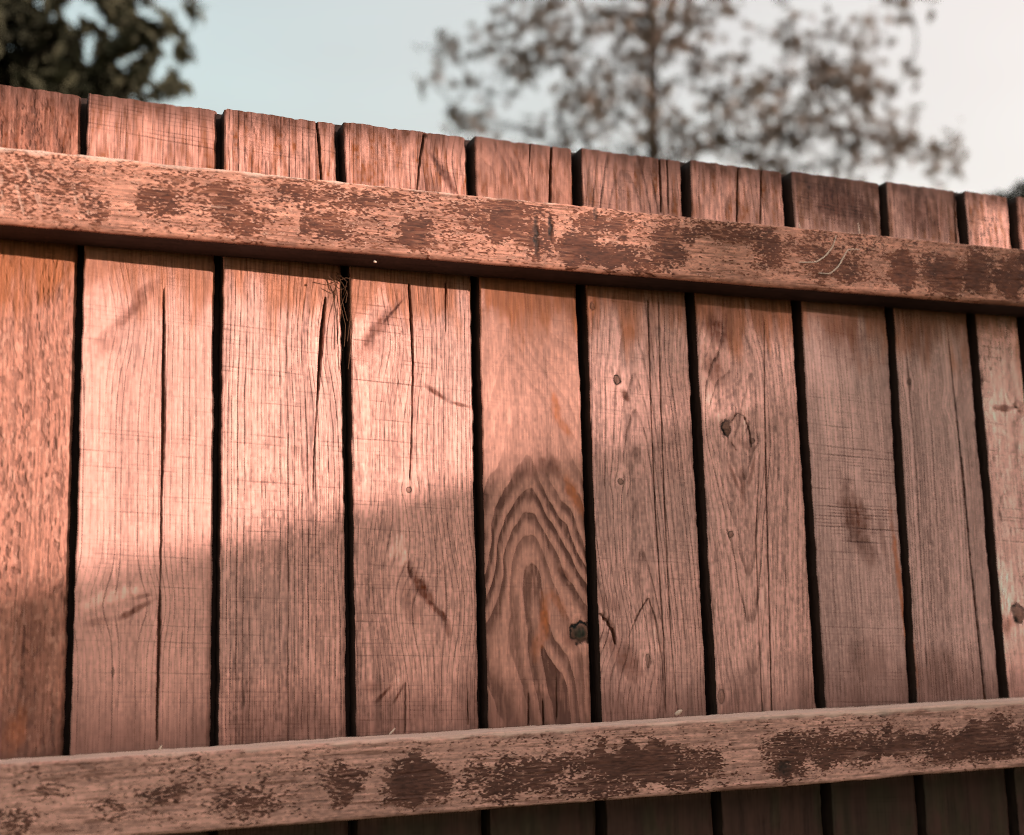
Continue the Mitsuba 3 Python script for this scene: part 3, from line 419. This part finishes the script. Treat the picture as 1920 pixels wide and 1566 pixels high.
# dark dense tree on the left, close behind the fence
r1 = np.random.default_rng(5)
CL = np.array([[0.488, 2.964, 3.315, 0.042], [0.455, 3.087, 3.295, 0.042], [0.57, 3.414, 3.454, 0.034], [0.554, 3.286, 3.331, 0.029], [0.447, 3.006, 3.19, 0.048], [0.521, 3.215, 3.198, 0.023], [0.557, 3.236, 3.183, 0.019], [0.438, 3.066, 3.128, 0.042], [0.429, 3.456, 3.245, 0.057], [0.414, 3.011, 3.325, 0.057], [0.371, 3.221, 3.342, 0.076], [0.365, 3.325, 3.258, 0.076], [0.25, 3.318, 3.205, 0.076], [0.188, 3.431, 3.334, 0.095], [0.09, 3.558, 3.449, 0.095], [0.063, 3.736, 3.367, 0.095], [0.145, 3.229, 3.367, 0.076], [0.3, 3.403, 3.505, 0.057], [0.576, 3.331, 3.494, 0.023], [0.559, 3.077, 3.349, 0.015], [0.466, 2.956, 3.053, 0.029]])       # leaf bunches: x, y, z, radius
C0 = np.array([-0.189, 3.694, 3.403, 0.66, 0.6, 0.95])         # crown: centre and half axes
base = np.array([C0[0] - 0.05, C0[1] + 0.03, 0.0])
fork = base + [0.04, -0.03, C0[2] - 0.9]
scene['dense_dark_tree__trunk'] = mikit.ply(join([limb(base, fork, 0.11, 0.08, 0.0), limb(fork, fork + [0.1, 0.0, 1.9], 0.08, 0.03, 0.0)] +
    [limb(fork + [0, 0, 0.55 + 0.15 * (k % 5)], CL[k, :3], 0.004, 0.002, 0.06, r=r1) for k in range(0, len(CL), 5)]), 'bark', smooth=40)
n = 30000
d = unit(n, r1); rad = r1.random(n) ** 0.45
bulge = 0.72 + 0.62 * meshkit.fbm(d * 1.9 + 4.0, 3, 12)
C = C0[:3] + d * (rad * bulge)[:, None] * C0[3:]
keep = meshkit.fbm(C * 7.0, 3, 3) > 0.46
C = C[keep]
extra = []
for x, y, z, r in CL:
    k = int(190 * (r / 0.1) ** 2)
    extra.append(np.array([x, y, z]) + r1.normal(size=(k, 3)) * r * 0.55)
C = np.vstack([C] + extra)
HOLES = np.array([[0.104, 3.406, 3.481, 0.024], [0.146, 3.396, 3.442, 0.024], [0.029, 3.448, 3.408, 0.021], [0.008, 3.465, 3.348, 0.021], [0.047, 3.452, 3.338, 0.023], [0.214, 3.364, 3.474, 0.037], [0.191, 3.377, 3.454, 0.027], [0.213, 3.374, 3.414, 0.029], [0.26, 3.35, 3.452, 0.037], [0.288, 3.343, 3.429, 0.027], [0.258, 3.365, 3.362, 0.029], [0.254, 3.372, 3.327, 0.026], [0.265, 3.374, 3.293, 0.027], [0.337, 3.332, 3.378, 0.024], [0.366, 3.336, 3.285, 0.025], [0.4, 3.319, 3.308, 0.023], [0.305, 3.34, 3.407, 0.021], [0.285, 3.353, 3.369, 0.02], [0.406, 3.294, 3.448, 0.021], [0.429, 3.284, 3.451, 0.025], [0.459, 3.278, 3.419, 0.025], [0.498, 3.255, 3.466, 0.04], [0.539, 3.246, 3.422, 0.032], [0.502, 3.274, 3.338, 0.032], [0.479, 3.293, 3.278, 0.027], [0.436, 3.323, 3.194, 0.023], [0.126, 3.428, 3.292, 0.023], [0.565, 3.243, 3.379, 0.027], [0.552, 3.267, 3.259, 0.027], [0.48, 3.298, 3.244, 0.03], [0.528, 3.274, 3.277, 0.027], [0.184, 3.403, 3.307, 0.018]])        # open places between the branches: point and radius of the clear shaft towards the garden
if len(HOLES):
    for hx, hy, hz, hr in HOLES:
        ax = np.array([hx, hy + 1.0, hz - 1.45]); ax /= np.linalg.norm(ax)
        q = C - [hx, hy, hz]; q = q - (q @ ax)[:, None] * ax
        C = C[np.linalg.norm(q, axis=1) > hr]
ax = unit(len(C), r1) * 0.7 + [0.35, -0.1, -0.55]
V, F = leaf_mesh(C, r1.uniform(0.050, 0.092, len(C)), r1.uniform(0.024, 0.040, len(C)), ax, unit(len(C), r1) * 0.6 + [0.2, -0.5, 0.8])
scene['dense_dark_tree__crown'] = mikit.ply((V, F), 'dark_leaf')
tag('dense_dark_tree', 'dark dense leafy tree at the upper left, close behind the fence', 'tree')

# open, grey brown tree further away
r2 = np.random.default_rng(8)
CR = np.array([[3.254, 8.765, 6.044, 0.111], [3.183, 7.591, 5.51, 0.144], [3.03, 8.189, 5.456, 0.121], [3.392, 8.391, 5.608, 0.097], [3.291, 8.352, 5.289, 0.116], [3.076, 7.307, 4.83, 0.131], [3.73, 8.567, 5.61, 0.106], [3.688, 7.938, 5.961, 0.111], [3.794, 8.153, 5.723, 0.135], [3.575, 7.25, 5.516, 0.141], [3.946, 7.929, 5.729, 0.133], [4.157, 8.161, 5.747, 0.119], [4.224, 7.982, 5.95, 0.143], [3.806, 6.923, 5.573, 0.142], [4.198, 7.299, 5.825, 0.121], [4.179, 6.867, 5.554, 0.133], [4.3, 7.108, 5.53, 0.143], [4.455, 6.988, 5.697, 0.126], [4.608, 7.182, 5.63, 0.129], [4.208, 6.999, 5.277, 0.105], [4.678, 7.858, 5.477, 0.136], [4.343, 7.621, 5.576, 0.146], [3.938, 7.131, 5.223, 0.142], [3.743, 7.15, 5.134, 0.148], [4.004, 7.912, 5.285, 0.128], [4.421, 8.39, 5.515, 0.138], [4.479, 8.039, 5.362, 0.098], [4.287, 7.323, 5.171, 0.1], [3.897, 7.18, 4.876, 0.107], [4.679, 8.105, 5.302, 0.102], [4.365, 7.186, 4.955, 0.122], [3.953, 8.38, 5.24, 0.148], [4.139, 8.043, 5.166, 0.107], [4.785, 7.426, 5.45, 0.134], [4.459, 6.598, 5.403, 0.132], [4.863, 6.996, 5.785, 0.127], [4.907, 7.688, 5.045, 0.132], [4.87, 7.424, 4.998, 0.126], [4.712, 6.87, 4.879, 0.122], [4.771, 6.699, 4.917, 0.121], [5.191, 7.27, 5.335, 0.138], [5.145, 7.014, 5.304, 0.096], [5.41, 7.169, 5.323, 0.106], [5.732, 7.421, 5.568, 0.116], [5.484, 6.844, 5.379, 0.145], [5.426, 6.87, 5.507, 0.114], [5.309, 6.798, 5.686, 0.121], [5.335, 6.342, 5.367, 0.125], [6.362, 7.45, 6.044, 0.126], [6.203, 7.224, 5.682, 0.147], [6.191, 7.425, 5.655, 0.136], [6.212, 7.38, 5.532, 0.14], [5.447, 6.648, 5.147, 0.122], [5.475, 6.819, 5.095, 0.109], [5.914, 7.075, 5.219, 0.112], [6.124, 7.069, 5.32, 0.127], [5.655, 6.319, 4.877, 0.119], [5.639, 6.87, 4.959, 0.134], [5.135, 6.49, 4.881, 0.104], [5.949, 6.984, 4.985, 0.117], [6.251, 7.146, 5.102, 0.113], [5.226, 6.677, 4.818, 0.146], [5.079, 6.824, 4.831, 0.103], [5.006, 6.926, 4.811, 0.114], [5.171, 6.765, 4.747, 0.124], [6.766, 7.44, 5.321, 0.102], [6.159, 6.735, 4.843, 0.132], [6.618, 7.442, 5.034, 0.15], [6.046, 6.288, 4.602, 0.125], [7.03, 7.302, 4.867, 0.098], [5.942, 7.15, 4.889, 0.105], [5.229, 7.754, 5.049, 0.147], [4.121, 7.556, 6.163, 0.095], [4.064, 6.719, 5.756, 0.118], [4.924, 7.799, 6.458, 0.108], [3.94, 7.876, 6.207, 0.117], [4.658, 6.861, 5.866, 0.134], [4.164, 7.092, 6.148, 0.115], [4.801, 7.661, 6.616, 0.122], [4.247, 7.916, 6.598, 0.123], [3.334, 7.181, 5.814, 0.119], [4.037, 8.237, 6.199, 0.126], [5.029, 8.144, 5.493, 0.095], [5.045, 7.045, 4.71, 0.137], [5.629, 7.477, 4.812, 0.126], [5.908, 7.319, 4.84, 0.143], [6.207, 7.229, 4.918, 0.125], [4.131, 7.802, 4.924, 0.132], [4.241, 7.322, 4.745, 0.132], [4.771, 7.66, 4.891, 0.138], [4.773, 7.301, 5.474, 0.096], [5.011, 7.352, 5.269, 0.142], [5.2, 7.425, 5.607, 0.13], [4.576, 7.286, 4.966, 0.115], [4.351, 7.937, 5.441, 0.099], [3.731, 8.41, 5.794, 0.143], [3.94, 7.682, 5.712, 0.104], [5.613, 7.489, 4.75, 0.09], [4.695, 6.228, 4.815, 0.129], [5.511, 7.55, 5.098, 0.097], [3.481, 7.41, 5.425, 0.117], [4.777, 7.616, 6.576, 0.117], [4.497, 7.367, 5.646, 0.124], [4.742, 7.637, 6.515, 0.101], [5.955, 6.051, 4.547, 0.1], [5.623, 6.908, 4.955, 0.089], [4.384, 6.707, 5.571, 0.096], [3.239, 7.238, 5.619, 0.129], [5.45, 6.368, 5.032, 0.128], [4.697, 7.408, 5.689, 0.091], [5.385, 6.976, 5.627, 0.12], [5.6, 6.914, 5.297, 0.128], [3.272, 8.325, 5.227, 0.13], [5.464, 7.586, 4.87, 0.132], [3.736, 7.773, 5.929, 0.124], [5.681, 7.969, 5.438, 0.14], [5.169, 6.837, 4.579, 0.083], [3.271, 8.419, 5.872, 0.106], [4.026, 6.662, 5.581, 0.136], [5.113, 8.603, 5.446, 0.107], [4.137, 8.308, 5.14, 0.104], [5.909, 7.075, 4.892, 0.105], [6.11, 7.001, 4.953, 0.095], [4.404, 7.589, 5.788, 0.116], [4.782, 6.977, 4.767, 0.087], [4.178, 6.999, 6.62, 0.098], [5.597, 5.964, 4.967, 0.084], [4.383, 7.621, 4.916, 0.118], [5.522, 6.406, 5.152, 0.105], [6.369, 6.634, 4.711, 0.092], [4.447, 8.43, 5.57, 0.091], [5.327, 5.577, 5.237, 0.123]])       # bunches of leaves: x, y, z, radius
tb = np.array([[4.518, 7.567, 0.0], [4.563, 7.567, 1.2], [4.519, 7.567, 2.4], [4.473, 7.567, 3.6], [4.505, 7.567, 4.6], [4.548, 7.567, 5.4], [4.563, 7.567, 6.1], [4.538, 7.567, 6.9]])         # trunk line
parts = [tube(tb, np.linspace(0.065, 0.026, len(tb)), 9)]
axis_d = np.hypot(CR[:, 0] - np.interp(CR[:, 2], tb[:, 2], tb[:, 0]), CR[:, 1] - np.interp(CR[:, 2], tb[:, 2], tb[:, 1]))
for k in np.argsort(axis_d):                             # each twig springs from the bunch next nearer to the stem, or from the stem
    q = CR[k, :3]
    h = np.clip(q[2] - 0.5 * axis_d[k], 2.2, 6.6)
    j = np.array([np.interp(h, tb[:, 2], tb[:, 0]), np.interp(h, tb[:, 2], tb[:, 1]), h])
    near = [m for m in range(len(CR)) if axis_d[m] < axis_d[k] - 0.05 and CR[m, 2] < q[2] + 0.2]
    if near:
        d = [np.linalg.norm(CR[m, :3] - q) for m in near]
        if min(d) < np.linalg.norm(j - q): j = CR[near[int(np.argmin(d))], :3]
    parts.append(limb(j, q, 0.009, 0.004, 0.04, r=r2))
scene['open_grey_tree__trunk'] = mikit.ply(join(parts), 'bark', smooth=40)
C = []
for x, y, z, r in CR:
    k = int(24 * (r / 0.14) ** 2)
    C.append(np.array([x, y, z]) + r2.normal(size=(k, 3)) * r * np.array([0.62, 0.8, 0.50]))
C = np.vstack(C)
V, F = leaf_mesh(C, r2.uniform(0.080, 0.125, len(C)), r2.uniform(0.045, 0.07, len(C)), unit(len(C), r2) + [0, 0, -0.2], unit(len(C), r2) * 0.7 + [0.2, -0.4, 0.7])
scene['open_grey_tree__crown'] = mikit.ply((V, F), 'olive_leaf')
tag('open_grey_tree', 'blurred open grey brown tree with an upright stem, sky showing through its leaves', 'tree')

# the tip of a shrub at the right edge
r3 = np.random.default_rng(9)
S = np.array([4.636, 3.915, 3.495])
C = np.vstack([S[:3] + np.clip(r3.normal(size=(1800, 3)), -1.5, 1.5) * [0.10, 0.16, 0.16] - [0, 0, 0.31], np.array([S[0], S[1], S[2] * 0.5]) + np.clip(r3.normal(size=(2500, 3)), -1.6, 1.6) * [0.28, 0.28, S[2] * 0.24]])
V, F = leaf_mesh(C, r3.uniform(0.05, 0.08, len(C)), r3.uniform(0.025, 0.04, len(C)), unit(len(C), r3), unit(len(C), r3))
scene['dark_shrub__crown'] = mikit.ply((V, F), 'dark_leaf')
scene['dark_shrub__trunk'] = mikit.ply(join([limb([S[0], S[1], 0.0], [S[0] + dx, S[1] + dy, S[2] * 0.8], 0.025, 0.008, 0.0, r=r3) for dx, dy in ((0, 0), (0.15, 0.1), (-0.12, 0.12))]), 'bark', smooth=40)
tag('dark_shrub', 'dark green shrub tip just showing over the fence at the right edge', 'shrub')

# ---------------------------------------------------------------- out of the picture, to the right: a side fence and an added tree that shade the boards
SX, SZ = 2.2, 2.0
for k in range(34):
    mesh = trimesh.creation.box((0.018, 0.094, SZ - 0.03)); mesh.apply_translation((SX + 0.009, -0.07 - 0.1 * k, (SZ + 0.03) / 2 - 0.0))
    scene['side_fence__board' + (f'_{k:03d}' if k else '')] = mikit.ply(mesh, 'stained_wood')
for k, z in enumerate((0.5, 1.5)):
    mesh = trimesh.creation.box((0.03, 3.4, 0.055)); mesh.apply_translation((SX + 0.034, -1.72, z))
    scene['side_fence__rail' + (f'_{k:03d}' if k else '')] = mikit.ply(mesh, 'stained_wood')
mesh = trimesh.creation.box((0.05, 3.42, 0.03)); mesh.apply_translation((SX + 0.009, -1.73, SZ - 0.0149))
scene['side_fence__capping'] = mikit.ply(mesh, 'stained_wood')
tag('side_fence', 'dark boarded side fence with a flat capping, square to the weathered fence', 'fence')
r4 = np.random.default_rng(21)
SH = np.array([[6.634, -5.834, 3.083, 0.28, 75.0], [6.797, -5.747, 3.183, 0.3, 90.0], [6.832, -5.732, 2.909, 0.32, 120.0], [6.847, -6.067, 2.939, 0.22, 45.0], [7.0, -5.7, 3.302, 0.35, 250.0], [7.117, -5.717, 3.006, 0.35, 300.0], [7.789, -6.139, 3.356, 0.4, 400.0], [7.111, -6.061, 3.487, 0.26, 80.0], [7.266, -5.866, 3.641, 0.4, 400.0], [7.582, -5.782, 3.671, 0.5, 600.0], [6.722, -6.102, 3.107, 0.2, 26.0], [6.624, -6.064, 3.238, 0.18, 12.0], [6.708, -6.008, 3.275, 0.22, 40.0]])           # crown bunches of the shade tree
parts = [limb([7.23, -5.93, 0], [7.23, -5.93, 3.2], 0.13, 0.05, 0.0, r=r4)]
C = []
for x, y, z, r, k in SH:
    parts.append(limb([7.23, -5.93, max(1.3, z - 1.0)], [x, y, z], 0.03, 0.008, 0.05, r=r4))
    C.append(np.array([x, y, z]) + unit(int(k), r4) * (r4.random((int(k), 1)) ** 0.4) * r)
C = np.vstack(C)
V, F = leaf_mesh(C, r4.uniform(0.06, 0.10, len(C)), r4.uniform(0.035, 0.055, len(C)), unit(len(C), r4), unit(len(C), r4))
scene['added_shade_tree__crown'] = mikit.ply((V, F), 'hedge_leaf')
scene['added_shade_tree__trunk'] = mikit.ply(join(parts), 'bark', smooth=40)
tag('added_shade_tree', 'loose leafy tree out of view, added to thin the sun on the right boards', 'tree')

# ---------------------------------------------------------------- small things caught on the fence

scene['pale_fibre'] = {'type': 'diffuse', 'reflectance': {'type': 'rgb', 'value': (0.62, 0.47, 0.38)}}
scene['brown_fibre'] = {'type': 'diffuse', 'reflectance': {'type': 'rgb', 'value': (0.10, 0.05, 0.03)}}
def thread(key, pts, rad, bsdf, label, cat, group=None):
    pts = np.asarray(pts, float)
    k = np.linspace(0, len(pts) - 1, 4 * len(pts))
    p = np.stack([np.interp(k, np.arange(len(pts)), pts[:, q]) for q in range(3)], 1)
    p[1:-1] = (p[:-2] + 2 * p[1:-1] + p[2:]) / 4
    scene[key] = mikit.ply(tube(p, np.full(len(p), rad) * np.interp(np.arange(len(p)), [0, len(p) / 2, len(p) - 1], [0.6, 1, 0.5]), 5), bsdf, smooth=60)
    tag(key, label, cat, group)
thread('thread', [[0.64108, -0.0428, 1.7483], [0.65832, -0.0428, 1.74956], [0.66852, -0.0428, 1.756], [0.67681, -0.0428, 1.7652], [0.68085, -0.0428, 1.77556]], 0.0006, 'pale_fibre', 'longer pale curved thread stuck to the upper rail, its top end at the rail edge', 'thread')
thread('thread_001', [[0.66036, -0.0428, 1.74026], [0.67171, -0.0428, 1.74011], [0.68096, -0.0428, 1.74741], [0.6859, -0.0428, 1.75491], [0.69208, -0.0428, 1.76399], [0.70428, -0.0428, 1.76444]], 0.0006, 'pale_fibre', 'hooked pale thread on the upper rail, just right of the longer curved thread', 'thread')
thread('thread_002', [[0.65746, -0.022, 1.7907], [0.65823, -0.022, 1.78591]], 0.0005, 'pale_fibre', 'short upright bristle on the top edge of the upper rail, left one of two', 'thread')
thread('thread_003', [[0.71832, -0.024, 1.79524], [0.71919, -0.024, 1.78446]], 0.0005, 'pale_fibre', 'short upright bristle on the top edge of the upper rail, right one of two', 'thread')
shreds = [[[0.24652, -0.001, 1.71941], [0.2507, -0.001, 1.71246], [0.25575, -0.001, 1.70726], [0.25398, -0.001, 1.6978]], [[0.25716, -0.001, 1.72271], [0.25491, -0.001, 1.70848], [0.2573, -0.001, 1.68952], [0.25542, -0.001, 1.66831]], [[0.23808, -0.001, 1.71713], [0.2465, -0.001, 1.716], [0.25415, -0.001, 1.71908], [0.25924, -0.001, 1.71687]], [[0.25406, -0.001, 1.70842], [0.25057, -0.001, 1.69547], [0.25384, -0.001, 1.68087], [0.25286, -0.001, 1.66398]], [[0.25567, -0.001, 1.6979], [0.25803, -0.001, 1.67688], [0.25567, -0.001, 1.64735]], [[0.2431, -0.001, 1.71195], [0.24982, -0.001, 1.70772], [0.25494, -0.001, 1.71146]], [[0.25075, -0.001, 1.71885], [0.25274, -0.001, 1.70197], [0.25684, -0.001, 1.68526]], [[0.2457, -0.001, 1.72191], [0.25497, -0.001, 1.71487], [0.25233, -0.001, 1.70364]]]
rs = np.random.default_rng(4)
parts = []
for k, q in enumerate(shreds):
    q = np.asarray(q) + rs.normal(size=(len(q), 3)) * [0.0006, 0.002, 0.0006] - [0, 0.001 * (k % 3), 0]
    parts.append(tube(q, np.full(len(q), 0.00035), 5))
scene['bark_shred'] = mikit.ply(join(parts), 'brown_fibre', smooth=60)
tag('bark_shred', 'stringy brown shred of bark hanging in the gap under the upper rail', 'bark')
def chip(key, c, size, label):
    m = trimesh.creation.icosphere(1, 1.0)
    m.vertices *= np.array(size) * (1 + 0.5 * (meshkit.noise(m.vertices * 2.3 + np.array(c) * 50)[:, None] - 0.5))
    m.apply_transform(trimesh.transformations.rotation_matrix(0.5 + 40 * c[0], [0.2, 1, 0.1]))
    m.apply_translation(c)
    scene[key] = mikit.ply(m, 'pale_fibre', smooth=True)
    tag(key, label, 'wood chip')
chip('wood_chip', [0.5214, -0.014, 1.3752], (0.0035, 0.0012, 0.0018), 'pale curled chip lying on the lower rail near its middle')
chip('wood_chip_001', [0.26703, -0.04, 1.72216], (0.0009, 0.0009, 0.0013), 'tiny pale chip hanging under the upper rail above the fourth gap')
chip('wood_chip_002', [0.11616, -0.014, 1.36995], (0.0028, 0.001, 0.0008), 'flat pale chip on the lower rail under the long crack')
chip('wood_chip_003', [0.28312, -0.014, 1.37272], (0.0035, 0.001, 0.0007), 'flat pale chip on the lower rail under the fourth board')
